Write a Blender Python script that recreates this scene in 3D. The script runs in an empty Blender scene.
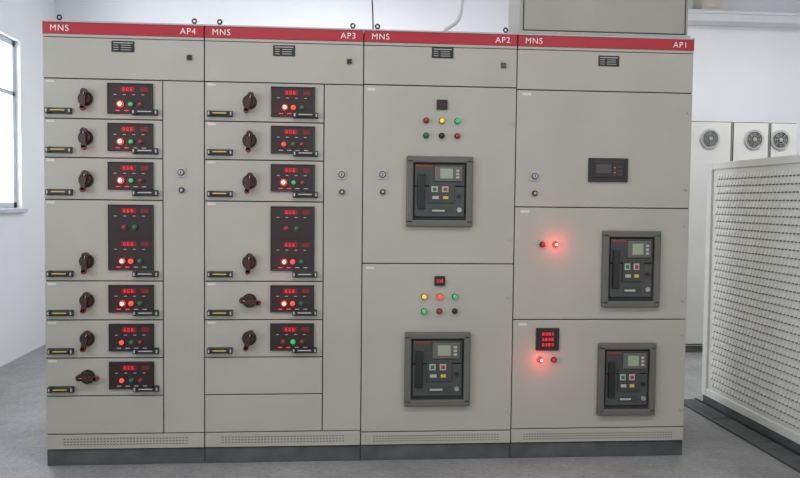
import bpy, bmesh, math, random
from mathutils import Matrix, Vector
random.seed(4)
scene=bpy.context.scene
scene.view_settings.view_transform='Standard'
scene.view_settings.exposure=0.0

# ------------------------------------------------------------------ materials
def mat(name,col,rough=0.5,metal=0.0,noise=0.0,nscale=6.0,emis=None,estr=0.0,bump=0.0,bscale=60.0,spec=0.5):
    m=bpy.data.materials.new(name); m.use_nodes=True
    nt=m.node_tree; b=nt.nodes['Principled BSDF']
    b.inputs['Base Color'].default_value=(*col,1); b.inputs['Roughness'].default_value=rough
    b.inputs['Metallic'].default_value=metal; b.inputs['Specular IOR Level'].default_value=spec
    tc=nt.nodes.new('ShaderNodeTexCoord')
    if noise>0:
        n=nt.nodes.new('ShaderNodeTexNoise'); n.inputs['Scale'].default_value=nscale; n.inputs['Detail'].default_value=5
        nt.links.new(tc.outputs['Object'],n.inputs['Vector'])
        r=nt.nodes.new('ShaderNodeValToRGB')
        r.color_ramp.elements[0].position=0.3; r.color_ramp.elements[1].position=0.7
        r.color_ramp.elements[0].color=(*[c*(1-noise) for c in col],1)
        r.color_ramp.elements[1].color=(*[min(1,c*(1+noise)) for c in col],1)
        nt.links.new(n.outputs['Fac'],r.inputs['Fac']); nt.links.new(r.outputs['Color'],b.inputs['Base Color'])
    if bump>0:
        n=nt.nodes.new('ShaderNodeTexNoise'); n.inputs['Scale'].default_value=bscale; n.inputs['Detail'].default_value=3
        nt.links.new(tc.outputs['Object'],n.inputs['Vector'])
        bp=nt.nodes.new('ShaderNodeBump'); bp.inputs['Strength'].default_value=bump; bp.inputs['Distance'].default_value=0.01
        nt.links.new(n.outputs['Fac'],bp.inputs['Height']); nt.links.new(bp.outputs['Normal'],b.inputs['Normal'])
    if emis:
        b.inputs['Emission Color'].default_value=(*emis,1); b.inputs['Emission Strength'].default_value=estr
    return m
PAINT=mat('cabinet_paint',(0.40,0.385,0.335),0.45,noise=0.05,nscale=2.5,bump=0.04,bscale=300)
PAINT2=mat('cabinet_paint_top',(0.34,0.33,0.295),0.5,noise=0.04)
GAP=mat('dark_gap',(0.035,0.035,0.033),0.8)
PLINTH=mat('plinth_paint',(0.075,0.078,0.08),0.6,noise=0.3,nscale=8)
RED=mat('red_strip',(0.40,0.010,0.025),0.35,noise=0.04)
WHITE=mat('white_print',(0.75,0.75,0.75),0.5)
BLACK=mat('black_plastic',(0.012,0.012,0.013),0.35)
KNOB=mat('knob_plastic',(0.050,0.013,0.012),0.35)
PANELM=mat('panel_black',(0.022,0.010,0.011),0.3)
DKGREY=mat('dark_grey_plastic',(0.06,0.062,0.062),0.4,noise=0.06)
BEZEL=mat('breaker_bezel',(0.115,0.112,0.10),0.45,noise=0.05)
BRKIN=mat('breaker_face',(0.045,0.048,0.045),0.4,noise=0.08)
STEEL=mat('steel',(0.45,0.45,0.45),0.35,0.8)
SILV=mat('silver_paint',(0.42,0.42,0.42),0.4,0.1)
LABEL=mat('label_white',(0.6,0.6,0.56),0.5)
TAG=mat('door_tag',(0.45,0.43,0.39),0.5)
YEL=mat('label_yellow',(0.6,0.45,0.06),0.5)
KTIP=mat('knob_tip_red',(0.20,0.014,0.012),0.35)
LCD=mat('lcd_screen',(0.25,0.3,0.2),0.25,emis=(0.4,0.5,0.3),estr=0.08)
REDON=mat('lamp_red_lit',(0.5,0.02,0.01),0.3,emis=(1.0,0.03,0.015),estr=3.0)
REDHOT=mat('lamp_red_core',(1,0.5,0.4),0.3,emis=(1.0,0.35,0.25),estr=7.0)
REDDIG=mat('digit_red',(0.4,0.0,0.0),0.4,emis=(1.0,0.02,0.04),estr=1.3)
DIGDIM=mat('digit_red_dim',(0.12,0.0,0.0),0.4,emis=(1.0,0.02,0.04),estr=0.08)
REDDIM=mat('display_window_red',(0.10,0.004,0.006),0.3,emis=(1,0.0,0.01),estr=0.09)
REDOFF=mat('lamp_red',(0.35,0.02,0.02),0.3)
GRNON=mat('lamp_green_lit',(0.0,0.3,0.08),0.3,emis=(0.05,0.8,0.25),estr=0.4)
GRNOFF=mat('lamp_green',(0.01,0.12,0.05),0.3,emis=(0.0,0.4,0.15),estr=0.06)
YELON=mat('lamp_yellow_lit',(0.6,0.35,0.02),0.3,emis=(1,0.55,0.05),estr=0.7)
WALL=mat('wall_plaster',(0.81,0.82,0.85),0.85,noise=0.025,nscale=1.5,bump=0.08,bscale=30)
CEIL=mat('ceiling_paint',(0.8,0.8,0.82),0.9)
BEAM=mat('beam_paint',(0.66,0.67,0.68),0.6,noise=0.05)
ENC=mat('enclosure_paint',(0.67,0.66,0.62),0.5,noise=0.03)
ENCD=mat('enclosure_slot',(0.2,0.2,0.19),0.8)
FANCAB=mat('fan_cabinet_paint',(0.62,0.62,0.60),0.5,noise=0.02)
WFRAME=mat('window_frame_paint',(0.52,0.56,0.62),0.5)
FIXT=mat('fixture_white',(0.75,0.75,0.75),0.5)
CREAM=mat('cream_paint',(0.52,0.49,0.40),0.5)
CABLEW=mat('white_cable',(0.66,0.66,0.66),0.5)

# floor: worn plain concrete with soft stains and speckle
FLOOR=bpy.data.materials.new('concrete_floor'); FLOOR.use_nodes=True
nt=FLOOR.node_tree; b=nt.nodes['Principled BSDF']; tc=nt.nodes.new('ShaderNodeTexCoord')
def noise(sc,det,ro=.6):
    n=nt.nodes.new('ShaderNodeTexNoise'); n.inputs['Scale'].default_value=sc; n.inputs['Detail'].default_value=det; n.inputs['Roughness'].default_value=ro
    nt.links.new(tc.outputs['Object'],n.inputs['Vector']); return n
def ramp(src,p0,c0,p1,c1):
    r=nt.nodes.new('ShaderNodeValToRGB'); e=r.color_ramp.elements
    e[0].position=p0; e[1].position=p1; e[0].color=(*c0,1); e[1].color=(*c1,1); nt.links.new(src,r.inputs['Fac']); return r
def mul(a,b_):
    m=nt.nodes.new('ShaderNodeMixRGB'); m.blend_type='MULTIPLY'; m.inputs[0].default_value=1
    nt.links.new(a,m.inputs[1]); nt.links.new(b_,m.inputs[2]); return m.outputs[0]
n1=noise(1.3,9,.68); n2=noise(42,4); n3=noise(7,6,.7)
r1=ramp(n1.outputs['Fac'],.34,(.25,.252,.255),.66,(.37,.37,.37))
r2=ramp(n2.outputs['Fac'],.36,(.78,.78,.78),.58,(1,1,1))
r3=ramp(n3.outputs['Fac'],.38,(.84,.84,.84),.58,(1,1,1))
col=mul(mul(r1.outputs[0],r2.outputs[0]),r3.outputs[0])
nt.links.new(col,b.inputs['Base Color'])
b.inputs['Roughness'].default_value=.45
bp=nt.nodes.new('ShaderNodeBump'); bp.inputs['Strength'].default_value=.25; bp.inputs['Distance'].default_value=.01
nt.links.new(n2.outputs['Fac'],bp.inputs['Height']); nt.links.new(bp.outputs['Normal'],b.inputs['Normal'])

# ------------------------------------------------------------------ mesh builder
class Part:
    def __init__(s,name,parent=None,bevel=0.0,smooth=False):
        s.name=name; s.parent=parent; s.bevel=bevel; s.bm=bmesh.new(); s.mats=[]; s.smooth=smooth
    def mi(s,m):
        if m not in s.mats: s.mats.append(m)
        return s.mats.index(m)
    def box(s,x0,x1,y0,y1,z0,z1,m,rot=None):
        r=bmesh.ops.create_cube(s.bm,size=1.0)
        c=Vector(((x0+x1)/2,(y0+y1)/2,(z0+z1)/2))
        M=Matrix.Translation(c)@(rot or Matrix())@Matrix.Diagonal((abs(x1-x0),abs(y1-y0),abs(z1-z0),1))
        bmesh.ops.transform(s.bm,matrix=M,verts=r['verts'])
        i=s.mi(m)
        for f in {f for v in r['verts'] for f in v.link_faces}: f.material_index=i
        return r['verts']
    def cyl(s,c,r,d,m,axis='Y',seg=20,r2=None,rot=None):
        q=bmesh.ops.create_cone(s.bm,cap_ends=True,segments=seg,radius1=r,radius2=r if r2 is None else r2,depth=d)
        R={'Y':Matrix.Rotation(math.pi/2,4,'X'),'X':Matrix.Rotation(math.pi/2,4,'Y'),'Z':Matrix()}[axis]
        bmesh.ops.transform(s.bm,matrix=Matrix.Translation(Vector(c))@(rot or Matrix())@R,verts=q['verts'])
        i=s.mi(m)
        for f in {f for v in q['verts'] for f in v.link_faces}:
            f.material_index=i
            if len(f.verts)==4: f.smooth=True
    def dome(s,c,r,m,sy=0.6):
        q=bmesh.ops.create_uvsphere(s.bm,u_segments=14,v_segments=8,radius=r)
        bmesh.ops.transform(s.bm,matrix=Matrix.Translation(Vector(c))@Matrix.Diagonal((1,sy,1,1)),verts=q['verts'])
        i=s.mi(m)
        for f in {f for v in q['verts'] for f in v.link_faces}: f.material_index=i; f.smooth=True
    def torus(s,c,R,r,m,axis='Y',seg=24,ss=8):
        i=s.mi(m); rings=[]
        for a in range(seg):
            t=2*math.pi*a/seg; ring=[]
            for k in range(ss):
                p=2*math.pi*k/ss; q=R+r*math.cos(p); h=r*math.sin(p)
                if axis=='Y': v=(q*math.cos(t),h,q*math.sin(t))
                elif axis=='X': v=(h,q*math.cos(t),q*math.sin(t))
                else: v=(q*math.cos(t),q*math.sin(t),h)
                ring.append(s.bm.verts.new(Vector(c)+Vector(v)))
            rings.append(ring)
        for a in range(seg):
            for k in range(ss):
                f=s.bm.faces.new((rings[a][k],rings[(a+1)%seg][k],rings[(a+1)%seg][(k+1)%ss],rings[a][(k+1)%ss]))
                f.material_index=i; f.smooth=True
    def poly(s,pts,m):
        f=s.bm.faces.new([s.bm.verts.new(p) for p in pts]); f.material_index=s.mi(m)
    def done(s):
        bmesh.ops.recalc_face_normals(s.bm,faces=s.bm.faces)
        me=bpy.data.meshes.new(s.name); s.bm.to_mesh(me); s.bm.free()
        for m in s.mats: me.materials.append(m)
        o=bpy.data.objects.new(s.name,me); scene.collection.objects.link(o)
        if s.parent: o.parent=s.parent
        if s.bevel>0:
            bv=o.modifiers.new('bevel','BEVEL'); bv.width=s.bevel; bv.segments=2; bv.limit_method='ANGLE'; bv.harden_normals=False
        return o
def empty(name,loc=(0,0,0)):
    e=bpy.data.objects.new(name,None); e.empty_display_size=.2; e.location=loc; scene.collection.objects.link(e); return e
def text(s,x,y,z,size,m,parent,name='lettering',align='LEFT'):
    c=bpy.data.curves.new(name,'FONT'); c.body=s; c.size=size; c.align_x=align; c.space_character=1.15
    o=bpy.data.objects.new(name,c); o.location=(x,y,z); o.rotation_euler=(math.pi/2,0,0); c.materials.append(m)
    scene.collection.objects.link(o); o.parent=parent; return o
def wire(name,pts,r,m,parent=None):
    c=bpy.data.curves.new(name,'CURVE'); c.dimensions='3D'; c.bevel_depth=r; c.bevel_resolution=3
    sp=c.splines.new('NURBS'); sp.points.add(len(pts)-1)
    for i,p in enumerate(pts): sp.points[i].co=(*p,1)
    sp.use_endpoint_u=True; sp.order_u=3; c.materials.append(m)
    o=bpy.data.objects.new(name,c); scene.collection.objects.link(o)
    if parent: o.parent=parent
    return o

# ------------------------------------------------------------------ room
XL,XR,YB,YF,HC=-1.19,6.8,3.8,-6.5,3.6
p=Part('floor'); p.box(XL-.2,XR+.2,YF,YB+.2,-.1,0,FLOOR); p.done()
p=Part('ceiling'); p.box(XL-.2,XR+.2,YF,YB+.2,HC,HC+.15,CEIL); p.done()
p=Part('wall_back'); p.box(XL-.2,XR+.2,YB,YB+.2,0,HC,WALL); p.done()
p=Part('wall_right'); p.box(XR,XR+.2,YF,YB,0,HC,WALL); p.done()
wins=[(1.15,2.95,1.25,2.64),(-3.6,-1.4,1.25,2.64)]  # second window is unseen, added to let more light in
p=Part('wall_left')
p.box(XL-.2,XL,YF,YB,0,1.25,WALL); p.box(XL-.2,XL,YF,YB,2.64,HC,WALL)
for a,b_ in ((YF,-3.6),(-1.4,1.15),(2.95,YB)): p.box(XL-.2,XL,a,b_,1.25,2.64,WALL)
p.done()
for i,(a,b_,c,d) in enumerate(wins):
    p=Part('window_%d'%(i+1),bevel=.004)
    x0,x1=XL-.11,XL-.04
    p.box(x0,x1,a,b_,c,c+.05,WFRAME); p.box(x0,x1,a,b_,d-.05,d,WFRAME)
    n=4
    for k in range(n+1):
        y=a+(b_-a)*k/n; y=min(max(y,a+.03),b_-.03); p.box(x0,x1,y-.03,y+.03,c,d,WFRAME)
    p.box(x0,x1,a,b_,c+.93,c+.97,WFRAME)
    p.box(XL-.03,XL+.035,a-.04,b_+.04,c-.035,c,WFRAME)
    p.done()
    la=bpy.data.lights.new('daylight','AREA'); la.shape='RECTANGLE'; la.size=d-c; la.size_y=b_-a; la.energy=(115,85)[i]; la.color=(.90,.95,1)
    lo=bpy.data.objects.new('window_daylight',la); lo.location=(XL-.3,(a+b_)/2,(c+d)/2); lo.rotation_euler=(0,-math.pi/2,0); scene.collection.objects.link(lo)

# ------------------------------------------------------------------ switchgear
W=[.7782,.7903,.7865,.9365]; X0=[0,.7782,1.5685,2.355]; D=1.0; H=2.2
G=.0025
def doorplate(p,x0,x1,z0,z1,m=PAINT): p.box(x0+G,x1-G,0,.02,z0+G,z1-G,m)
def shell(i,root,strip):
    w=W[i]
    p=Part('carcass',root); p.box(.002,w-.002,.014,D,.08,H-.004,GAP)
    p.box(.001,w-.001,.03,D+.001,.081,H-.001,PAINT); p.done()
    p=Part('plinth',root,.003); p.box(.001,w-.001,.012,D,0,.08,PLINTH); p.done()
    p=Part('header_strip',root,.0015)
    p.box(.003,w-.003,-.006,.03,2.142,2.198,RED); p.box(.001,w-.001,-.010,.04,2.198,2.206,SILV)
    p.box(.003,w-.003,-.003,.02,2.128,2.142,PAINT); p.done()
    text('MNS',.038,-.0068,2.156,.042,WHITE,root); text(strip,w-.04,-.0068,2.156,.042,WHITE,root,align='RIGHT')
    if i<3:
        p=Part('lifting_eyes',root)
        for x in (.07,w-.055):
            p.cyl((x,.04,2.212),.009,.014,BLACK,'Z'); p.torus((x,.04,2.230),.010,.0042,BLACK)
        p.done()
def nameplate(p,x,z):
    p.box(x-.055,x+.055,-.003,.001,z-.027,z+.027,BLACK)
    p.box(x-.046,x+.046,-.004,.001,z+.016,z+.019,LABEL)
    for k in range(3):
        p.box(x-.045,x-.022,-.004,.001,z+.005-k*.011,z+.007-k*.011,LABEL)
        p.box(x-.010,x+.038,-.004,.001,z+.005-k*.011,z+.007-k*.011,LABEL)
def lockpair(p,x,z):
    p.box(x-.022,x+.022,-.006,.001,z-.024,z+.024,SILV); p.cyl((x,-.008,z),.017,.008,DKGREY); p.cyl((x,-.013,z),.012,.006,SILV); p.box(x-.002,x+.002,-.017,-.015,z-.008,z+.008,BLACK)
    p.cyl((x+.002,-.006,z-.088),.014,.014,BLACK); p.cyl((x+.002,-.014,z-.088),.007,.004,STEEL)
def knob(p,x,z,ang):
    p.cyl((x,-.005,z),.036,.012,BLACK,seg=24); p.cyl((x,-.018,z),.027,.02,KNOB,seg=20)
    R=Matrix.Rotation(ang,4,'Y')
    def T(dx,dz): v=R@Vector((dx,0,dz)); return v
    c=T(0,-.012); p.box(x+c.x-.011,x+c.x+.011,-.048,-.022,z+c.z-.04,z+c.z+.04,KNOB,rot=R)
    e=T(0,-.05); p.cyl((x+e.x,-.035,z+e.z),.0125,.026,KTIP,seg=12)
    t=T(0,.03); p.cyl((x+t.x,-.035,z+t.z),.017,.026,KNOB,seg=12)
    t=T(0,.022); p.box(x+t.x-.0015,x+t.x+.0015,-.0495,-.047,z+t.z-.006,z+t.z+.006,WHITE,rot=R)
def pull(p,x,z,sticker):
    p.box(x-.062,x+.062,-.004,.001,z-.016,z+.016,DKGREY)
    for s in (-1,1): p.box(x+s*.052-.010,x+s*.052+.010,-.026,0,z-.013,z+.013,BLACK); p.box(x+s*.052-.006,x+s*.052+.006,-.0275,-.025,z-.008,z+.008,SILV)
    p.box(x-.05,x+.05,-.03,-.02,z-.008,z+.008,BLACK)
    p.box(x-.034,x+.034,-.0315,-.029,z-.001,z+.005,YEL if sticker else SILV)
def lamp(p,x,z,m,r=.013,core=None,ring=DKGREY):
    p.cyl((x,-.004,z),r*1.25,.012,ring,seg=16); p.cyl((x,-.012,z),r,.014,m,seg=16); p.dome((x,-.019,z),r,m,.5)
    if core: p.dome((x,-.0245,z),r*.55,core,.5)
def control(root,idx,x,z0,z1,state,tall=False):
    p=Part('control_panel',root,.002)
    h=z1-z0; w=.22
    p.box(x-w/2,x+w/2,-.010,.001,z0,z1,PANELM)
    for s in (-1,1): p.box(x+s*(w/2-.003)-.003,x+s*(w/2-.003)+.003,-.013,0,z0,z1,BLACK)
    p.box(x-w/2,x+w/2,-.013,0,z1-.006,z1,BLACK); p.box(x-w/2,x+w/2,-.013,0,z0,z0+.006,BLACK)
    p.done()
    p=Part('panel_indicators',root)
    def unit(zt,lampon=True):
        p.box(x-.045,x+.025,-.0125,-.009,zt-.042,zt-.018,REDDIM)
        for k in range(3):
            dx=x-.030+k*.018
            for (a,b_,c,d) in ((-.0045,.0045,.008,.010),(-.0045,.0045,-.001,.001),(-.0045,.0045,-.010,-.008),(-.0045,-.003,-.010,.010),(.003,.0045,-.010,.002)):
                if k==1 and c==-.001: continue
                p.box(dx+a,dx+b_,-.0135,-.012,zt-.030+c*.75,zt-.030+d*.75,REDDIG)
        p.box(x+.05,x+.085,-.0115,-.009,zt-.04,zt-.02,REDDIM)
        for k in range(4): p.box(x-.08+k*.045,x-.066+k*.045,-.0115,-.009,zt-.058,zt-.055,TAG)
    unit(z1)
    zl=z0+.046
    def L(xx,m,r=.011,core=None):
        p.cyl((xx,-.014,zl),r*1.3,.010,DKGREY,seg=16); p.cyl((xx,-.02,zl),r,.012,m,seg=16); p.dome((xx,-.026,zl),r,m,.5)
        if core: p.dome((xx,-.0305,zl),r*.62,core,.5)
    if state=='hot': L(x-.045,REDON,.015,REDHOT); L(x+.005,GRNON,.010); L(x+.05,REDOFF,.009)
    elif state=='two': L(x-.040,REDON,.013,REDHOT); L(x+.002,REDON,.011); L(x+.045,GRNOFF,.010)
    elif state=='green': L(x-.045,REDOFF,.010); L(x+.005,GRNON,.012); L(x+.05,REDOFF,.009)
    else: L(x-.045,REDON,.010); L(x+.002,GRNOFF,.010); L(x+.045,REDOFF,.009)
    for k in range(4): p.box(x-.07+k*.042,x-.05+k*.042,-.0115,-.009,z0+.014,z0+.018,REDDIG if k<2 and state!='dim' else TAG)
    if tall:
        zm=(z0+z1)/2
        p.box(x-w/2+.01,x+w/2-.01,-.0125,-.009,zm-.003,zm+.003,BLACK); unit(zm-.002)
        zl=zm+.05; L(x-.03,REDOFF); L(x+.02,GRNOFF)
    p.done()
    if state in ('hot','two'):
        l=bpy.data.lights.new('lamp_glow','POINT'); l.color=(1,.06,.04); l.energy=.05; l.shadow_soft_size=.01
        o=bpy.data.objects.new('lamp_glow',l); o.location=(x-.043,-.055,z0+.046); scene.collection.objects.link(o); o.parent=root
ROWS=[1.927,1.732,1.541,1.334,.931,.736,.545,.354,.161]
def drawer_cabinet(i,strip,states,angs,dx,blanks):
    root=empty('switchgear_cabinet',(X0[i],0,0)); shell(i,root,strip); w=W[i]
    xs=.575+dx
    p=Part('header_door',root,.002); doorplate(p,0,w,1.927,2.128,PAINT); p.done()
    p=Part('cable_compartment_door',root,.002); doorplate(p,xs,w,.161,1.927); p.done()
    p=Part('vent_panel',root,.002); doorplate(p,0,w,.083,.161); p.done()
    p=Part('vent_slots',root)
    for k in range(38):
        xx=.09+k*(w-.18)/37
        for zz in (.108,.122,.136): p.box(xx-.005,xx+.005,-.0008,.001,zz-.002,zz+.002,DKGREY)
    p.done()
    p=Part('fittings',root); nameplate(p,.385+dx*.4,2.088)
    p.box(w-.085,w-.06,-.01,.001,2.03,2.055,DKGREY); p.cyl((w-.0725,-.012,2.0425),.009,.008,BLACK)
    lockpair(p,.665+dx,1.475); p.done()
    for r in range(8):
        zt,zb=ROWS[r],ROWS[r+1]
        p=Part('drawer_front',root,.0025); doorplate(p,0,xs,zb,zt); p.done()
        if r in blanks: continue
        p=Part('drawer_handles',root,.002); pull(p,.078,zb+.036,True); pull(p,.492+dx*.5,zb+.036,False); p.done()
        p=Part('drawer_label',root); p.box(.015,.055,-.001,.001,zt-.020,zt-.009,LABEL); p.done()
        kz=zb+.098
        p=Part('rotary_switch',root,.002); knob(p,.205+dx,kz,angs[r]); p.done()
        if r==3: control(root,r,.42+dx,zb+.055,zt-.022,states[r],True)
        else: control(root,r,.42+dx,zt-.018-(.15 if r==0 else .138),zt-.018,states[r])
    return root
drawer_cabinet(0,'AP4',['hot','hot','hot','two','two','dim','dim','dim'],[.1,.0,.15,.1,.2,.25,-1.5,0],0.0,(7,))
drawer_cabinet(1,'AP3',['two','dim','hot','two','two','green','hot','dim'],[.3,.1,.2,.1,-1.4,.3,0,0],0.018,(6,7))

def breaker(root,x0,x1,z0,z1):
    p=Part('circuit_breaker_bezel',root,.006); t=.034
    p.box(x0,x1,-.028,.001,z1-t,z1,BEZEL); p.box(x0,x1,-.028,.001,z0,z0+t,BEZEL)
    p.box(x0,x0+t,-.028,.001,z0+t*.5,z1-t*.5,BEZEL); p.box(x1-t,x1,-.028,.001,z0+t*.5,z1-t*.5,BEZEL); p.done()
    a,b_,c,d=x0+t,x1-t,z0+t,z1-t; w=b_-a; h=d-c
    X=lambda f:a+w*f; Z=lambda f:c+h*f
    p=Part('circuit_breaker_face',root,.003)
    p.box(a,b_,-.006,.001,c,d,GAP)
    p.box(X(.03),X(.97),-.020,0,Z(.60),Z(.97),BRKIN)
    p.box(X(.03),X(.97),-.016,0,Z(.06),Z(.58),DKGREY)
    p.box(X(.30),X(.78),-.024,0,Z(.30),Z(.66),BRKIN)
    p.box(X(.08),X(.22),-.034,0,Z(.20),Z(.80),BLACK)
    p.box(X(.40),X(.92),-.028,0,Z(.68),Z(.94),BEZEL)
    p.done()
    p=Part('circuit_breaker_controls',root)
    p.box(X(.50),X(.74),-.030,0,Z(.73),Z(.90),LCD)
    for k in range(3): p.box(X(.80),X(.86),-.031,0,Z(.73+.06*k),Z(.765+.06*k),TAG)
    p.box(X(.05),X(.36),-.0215,0,Z(.93),Z(.955),REDOFF)
    p.box(X(.34),X(.46),-.028,0,Z(.49),Z(.59),TAG); p.box(X(.54),X(.66),-.028,0,Z(.49),Z(.59),TAG)
    p.box(X(.365),X(.435),-.030,0,Z(.51),Z(.57),GRNOFF); p.box(X(.565),X(.635),-.030,0,Z(.51),Z(.57),REDOFF)
    p.box(X(.36),X(.48),-.026,0,Z(.37),Z(.42),TAG); p.box(X(.56),X(.66),-.026,0,Z(.37),Z(.42),YEL)
    p.box(X(.32),X(.76),-.018,0,Z(.12),Z(.22),BRKIN)
    p.box(X(.36),X(.60),-.019,0,Z(.15),Z(.18),TAG); p.cyl((X(.87),-.02,Z(.18)),.012,.014,STEEL)
    p.cyl((X(.87),-.02,Z(.42)),.010,.014,BLACK)
    p.done()
def meter(root,x,z,w,h,big=False,dm=None):
    dm=dm or REDDIG
    p=Part('panel_meter',root,.002); p.box(x-w/2,x+w/2,-.012,.001,z-h/2,z+h/2,BLACK); p.done()
    p=Part('meter_digits',root)
    rows=3 if big else 1
    for r in range(rows):
        zz=z+(h*.24 if big else 0)-r*h*.24
        n=4 if big else 3
        for k in range(n):
            xx=x-w*.20+k*w*.40/(n-1); q=w*.04 if big else w*.06; g=h*.06 if big else h*.14
            for (a,b_,c,d) in ((-1,1,.8,1),(-1,1,-.1,.1),(-1,1,-1,-.8),(-1,-.6,-1,1),(.6,1,-1,1)):
                if (k+r)%2 and a==-1 and b_==-.6: continue
                p.box(xx+a*q,xx+b_*q,-.0135,-.011,zz+c*g,zz+d*g,dm)
    p.done()
def small(root,items):
    p=Part('indicator_lamps',root)
    for (x,z,m,core) in items: lamp(p,x,z,m,.012,core,BLACK)
    p.done()
# AP2
i=2; root=empty('switchgear_cabinet',(X0[i],0,0)); shell(i,root,'AP2'); w=W[i]
p=Part('doors',root,.003); doorplate(p,0,w,1.930,2.128); doorplate(p,0,w,1.024,1.930); doorplate(p,0,w,.152,1.024); doorplate(p,0,w,.083,.152); p.done()
def vents(root,w,n):
    p=Part('vent_slots',root)
    for k in range(n):
        xx=.07+k*(w-.14)/(n-1)
        for zz in (.104,.117,.130): p.box(xx-.004,xx+.004,-.0008,.001,zz-.002,zz+.002,DKGREY)
    p.done()
vents(root,w,44)
p=Part('fittings',root); nameplate(p,.40,2.098); lockpair(p,.10,1.478)
p.box(w-.085,w-.06,-.01,.001,2.03,2.055,DKGREY)
p.box(.02,.06,-.001,.001,1.90,1.913,LABEL); p.box(.02,.06,-.001,.001,.995,1.008,LABEL)
for z in (.55,1.45):
    for dz in (-.3,.3): p.cyl((w-.025,-.003,z+dz),.006,.008,STEEL)
p.done()
meter(root,.40,1.836,.055,.05,dm=DIGDIM); meter(root,.40,.936,.055,.05,dm=REDDIG)
small(root,[(.32,1.755,REDOFF,None),(.40,1.755,YELON,None),(.48,1.755,GRNON,None),(.32,1.679,GRNOFF,None),(.40,1.679,BLACK,None),(.48,1.679,REDOFF,None),
            (.32,.855,YELON,None),(.40,.855,REDON,None),(.48,.855,GRNON,None),(.32,.779,GRNON,None),(.40,.779,REDOFF,None),(.48,.779,BLACK,None)])
breaker(root,.222,.562,1.215,1.574); breaker(root,.222,.562,.288,.672)
# AP1
i=3; root=empty('switchgear_cabinet',(X0[i],0,0)); shell(i,root,'AP1'); w=W[i]
p=Part('doors',root,.003)
for a,b_ in ((1.922,2.128),(1.32,1.922),(.734,1.32),(.158,.734),(.083,.158)): doorplate(p,0,w,a,b_)
p.done(); vents(root,w,56)
p=Part('fittings',root); nameplate(p,.48,2.078); lockpair(p,.10,1.48)
for z in (1.90,1.297,.71): p.box(.03,.075,-.001,.001,z-.007,z+.007,LABEL)
for z in (1.62,1.03,.45):
    for dz in (-.2,.2): p.cyl((w-.025,-.003,z+dz),.006,.008,STEEL)
p.done()
p=Part('protection_relay',root,.003); p.box(.383,.592,-.014,.001,1.455,1.578,BLACK); p.box(.405,.57,-.017,0,1.475,1.56,PANELM); p.done()
p=Part('relay_display',root); p.box(.42,.50,-.019,0,1.50,1.545,DKGREY)
for k in range(5): p.box(.515,.523,-.018,0,1.487+k*.013,1.491+k*.013,TAG if k%2 else REDOFF)
for k in range(3): p.box(.535,.56,-.018,0,1.49+k*.02,1.496+k*.02,DKGREY)
p.done()
meter(root,.184,.632,.122,.118,True)
small(root,[(.148,1.127,REDOFF,None),(.218,1.127,REDON,REDHOT),(.15,.523,REDON,REDHOT),(.22,.523,REDOFF,None)])
breaker(root,.465,.775,.800,1.202); breaker(root,.455,.765,.228,.612)
for z,xx in ((1.127,.218),(.523,.15)):
    l=bpy.data.lights.new('lamp_glow','POINT'); l.color=(1,.06,.04); l.energy=.30; l.shadow_soft_size=.012
    o=bpy.data.objects.new('lamp_glow',l); o.location=(xx,-.06,z); scene.collection.objects.link(o); o.parent=root

# ------------------------------------------------------------------ bus duct on the incomer cabinet
root=empty('busbar_duct_box',(0,0,0))
p=Part('duct_body',root,.004)
p.box(2.378,3.280,.06,.34,2.212,3.6,PAINT2); p.done()
p=Part('duct_dark_lines',root)  # dark strips for the bottom gap and front outline of the duct
p.box(2.368,3.288,.052,.345,2.208,2.216,GAP); p.box(2.395,2.400,.0575,.061,2.24,3.6,GAP); p.box(3.262,3.267,.0575,.061,2.24,3.6,GAP)
p.box(2.395,3.267,.0575,.061,2.236,2.241,GAP); p.done()
p=Part('duct_flange',root,.003)
p.box(2.364,3.29,.048,.35,2.216,2.232,PAINT); p.done()
p=Part('duct_bolts',root)
for k in range(7): p.cyl((2.45+k*.13,.047,2.224),.005,.008,STEEL)
p.done()

# horizontal overhead beam on the back wall, small box above it
p=Part('overhead_beam_1',None,.01); p.box(4.2,XR,3.58,YB,3.13,3.22,BEAM); p.box(4.2,XR,3.56,3.60,3.20,3.235,BEAM); p.done()
p=Part('junction_box',None,.006); p.box(5.0,5.2,3.6,3.8,3.24,3.6,CREAM); p.box(5.02,5.18,3.59,3.61,3.27,3.58,CREAM)
for (x,z) in ((5.04,3.29),(5.16,3.29),(5.04,3.56),(5.16,3.56)): p.cyl((x,3.588,z),.006,.006,STEEL)
p.done()

wire('white_conduit',[(2.03,.55,2.19),(2.03,.55,2.27),(2.05,.55,2.33),(2.12,.55,2.37),(2.15,.55,2.43),(2.16,.55,2.7),(2.16,.55,3.6)],.012,CABLEW)
wire('thin_cable',[(1.63,.3,2.2),(1.63,.3,2.35),(1.60,.3,2.7),(1.61,.3,3.6)],.004,DKGREY)

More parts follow.
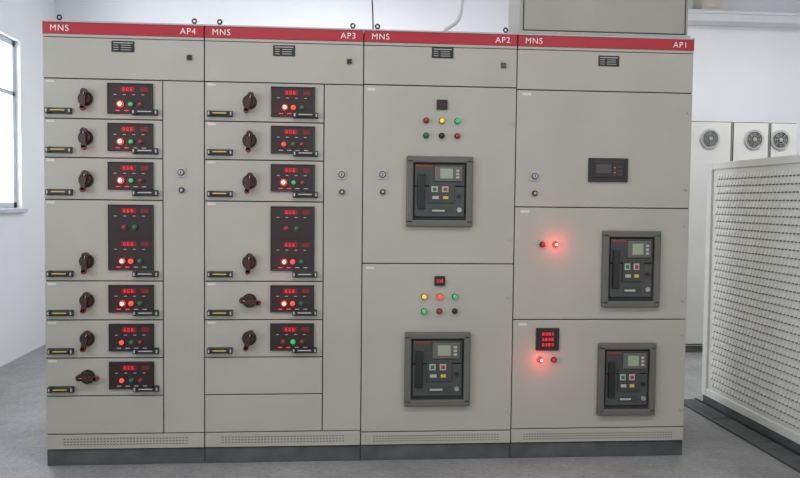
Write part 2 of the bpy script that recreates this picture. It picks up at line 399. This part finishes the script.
# ------------------------------------------------------------------ fan cabinets
def fan(p,x,y,z,r=.088):
    p.cyl((x,y-.008,z),r,.016,SILV,seg=32); p.cyl((x,y-.017,z),r*.82,.004,GAP,seg=28)
    for q in (.78,.6,.42): p.torus((x,y-.021,z),r*q,.0025,STEEL)
    p.cyl((x,y-.022,z),r*.2,.01,STEEL,seg=14)
    for k in range(4):
        p.box(x-r*.78,x+r*.78,y-.022,y-.018,z-.0018,z+.0018,STEEL,rot=Matrix.Rotation(k*math.pi/4,4,'Y'))
for (a,b_,fx) in ((4.29,4.985,(4.5,4.78)),(4.997,5.335,(5.19,)),(5.347,5.60,(5.435,))):
    root=empty('fan_cooled_cabinet',(0,0,0)); y=2.9
    p=Part('body',root,.003); p.box(a,b_,y+.015,3.55,.06,2.09,FANCAB); p.box(a+.004,b_-.004,y+.008,y+.016,.07,2.085,GAP); p.done()
    p=Part('front_door',root,.003); p.box(a+.008,b_-.008,y,y+.01,.08,2.078,FANCAB); p.done()
    p=Part('base',root); p.box(a,b_,y+.02,3.55,0,.06,PLINTH); p.done()
    p=Part('ventilation_fans',root)
    for x in fx: fan(p,x,y,1.93)
    p.box(a+.03,a+.045,y-.02,y,1.0,1.14,BLACK); p.done()

# ------------------------------------------------------------------ louvred transformer enclosure
root=empty('louvred_enclosure'); ex=3.94; y0,y1=-1.8,1.16; ht=1.62
p=Part('frame',root,.004)
p.box(ex,5.4,y0,y0+.05,.05,ht,ENC); p.box(ex,5.4,y1-.05,y1,.05,ht,ENC)
p.box(ex,ex+.05,y0,y1,ht-.045,ht,ENC); p.box(ex,ex+.05,y0,y1,.05,.10,ENC)
for y in (y1-.06,y1-1.5,y0): p.box(ex-.004,ex+.05,y,y+.06,.05,ht,ENC)
p.box(ex+.05,5.4,y0+.05,y1-.05,ht-.03,ht,ENC); p.box(5.36,5.4,y0,y1,.05,ht,ENC); p.done()
p=Part('plinth',root); p.box(ex+.005,5.39,y0+.01,y1-.01,0,.05,PLINTH); p.done()
p=Part('louvre_panel',root); p.box(ex+.012,ex+.02,y0+.05,y1-.05,.1,ht-.045,ENC); p.done()
p=Part('louvres',root)
def louv(yc,zc):
    hw,h=.013,.036; xb=ex+.012; xo=ex+.005
    A=(xb,yc-hw,zc+h/2); B=(xb,yc+hw,zc+h/2); C=(xo,yc+hw,zc-h/2+.006); D_=(xo,yc-hw,zc-h/2+.006)
    p.poly([A,B,C,D_],ENC)
    p.poly([A,D_,(xb,yc-hw,zc-h/2+.006)],ENC); p.poly([B,(xb,yc+hw,zc-h/2+.006),C],ENC)
    xs=xb-.0006
    p.poly([(xs,yc-hw,zc-h/2+.008),(xs,yc+hw,zc-h/2+.008),(xs,yc+hw,zc-h/2-.003),(xs,yc-hw,zc-h/2-.003)],ENCD)
nz=31
for r in range(nz):
    zc=.15+r*.0458
    yy=y0+.10
    while yy<y1-.09:
        if not (y1-1.53<yy<y1-1.41): louv(yy+(.010 if r%2 else -.009),zc)
        yy+=.038
p.done()
# dark flat plates in a strip on the floor beside the enclosure
root=empty('floor_strip')
p=Part('strip_plates',root,.002)
for k in range(6): p.box(3.78,3.91,-1.8+k*.5,-1.8+k*.5+.49,0,.008,PLINTH)
p.done()
p=Part('strip_edges',root); p.box(3.765,3.78,-1.8,1.2,0,.012,DKGREY); p.box(3.91,3.925,-1.8,1.2,0,.012,BLACK); p.done()

# ------------------------------------------------------------------ unseen ceiling tube lights, added to brighten room and walls
t=mat('added_tube_glow',(1,1,1),.4,emis=(1,.99,.97),estr=3)
for (x,y,e) in ((1.0,-2.4,31),(3.4,-2.4,31),(5.4,1.4,50),(1.6,2.4,34)):
    root=empty('added_ceiling_light',(x,y,3.6))
    p=Part('housing',root,.004); p.box(-.6,.6,-.09,.09,-.06,0,FIXT); p.done()
    p=Part('added_tubes',root)
    for s in (-.04,.04): p.cyl((0,s,-.075),.014,1.15,t,'X')
    p.done()
    la=bpy.data.lights.new('added_tube_light','AREA'); la.shape='RECTANGLE'; la.size=1.2; la.size_y=.15; la.energy=e; la.color=(1,.99,.97)
    lo=bpy.data.objects.new('added_tube_light',la); lo.location=(0,0,-.1); lo.parent=root; scene.collection.objects.link(lo)

# ------------------------------------------------------------------ world
w_=bpy.data.worlds.new('World'); scene.world=w_; w_.use_nodes=True
bg=w_.node_tree.nodes['Background']; bg.inputs[0].default_value=(.96,.98,1,1); bg.inputs[1].default_value=.95

# ------------------------------------------------------------------ camera
cx,cy,cz,yaw,pit,rol,f=1.4118,-4.1185,1.3444,.0847,.047,.0106,809.12
F=Vector((math.sin(yaw)*math.cos(pit),math.cos(yaw)*math.cos(pit),-math.sin(pit)))
R=Vector((math.cos(yaw),-math.sin(yaw),0)); U=R.cross(F)
R2=R*math.cos(rol)+U*math.sin(rol); U2=-R*math.sin(rol)+U*math.cos(rol)
M=Matrix(((R2.x,U2.x,-F.x,cx),(R2.y,U2.y,-F.y,cy),(R2.z,U2.z,-F.z,cz),(0,0,0,1)))
cam=bpy.data.cameras.new('camera'); co=bpy.data.objects.new('camera',cam); scene.collection.objects.link(co)
co.matrix_world=M; cam.sensor_width=36; cam.sensor_fit='HORIZONTAL'; cam.lens=f/800*36; cam.clip_start=.05
scene.camera=co
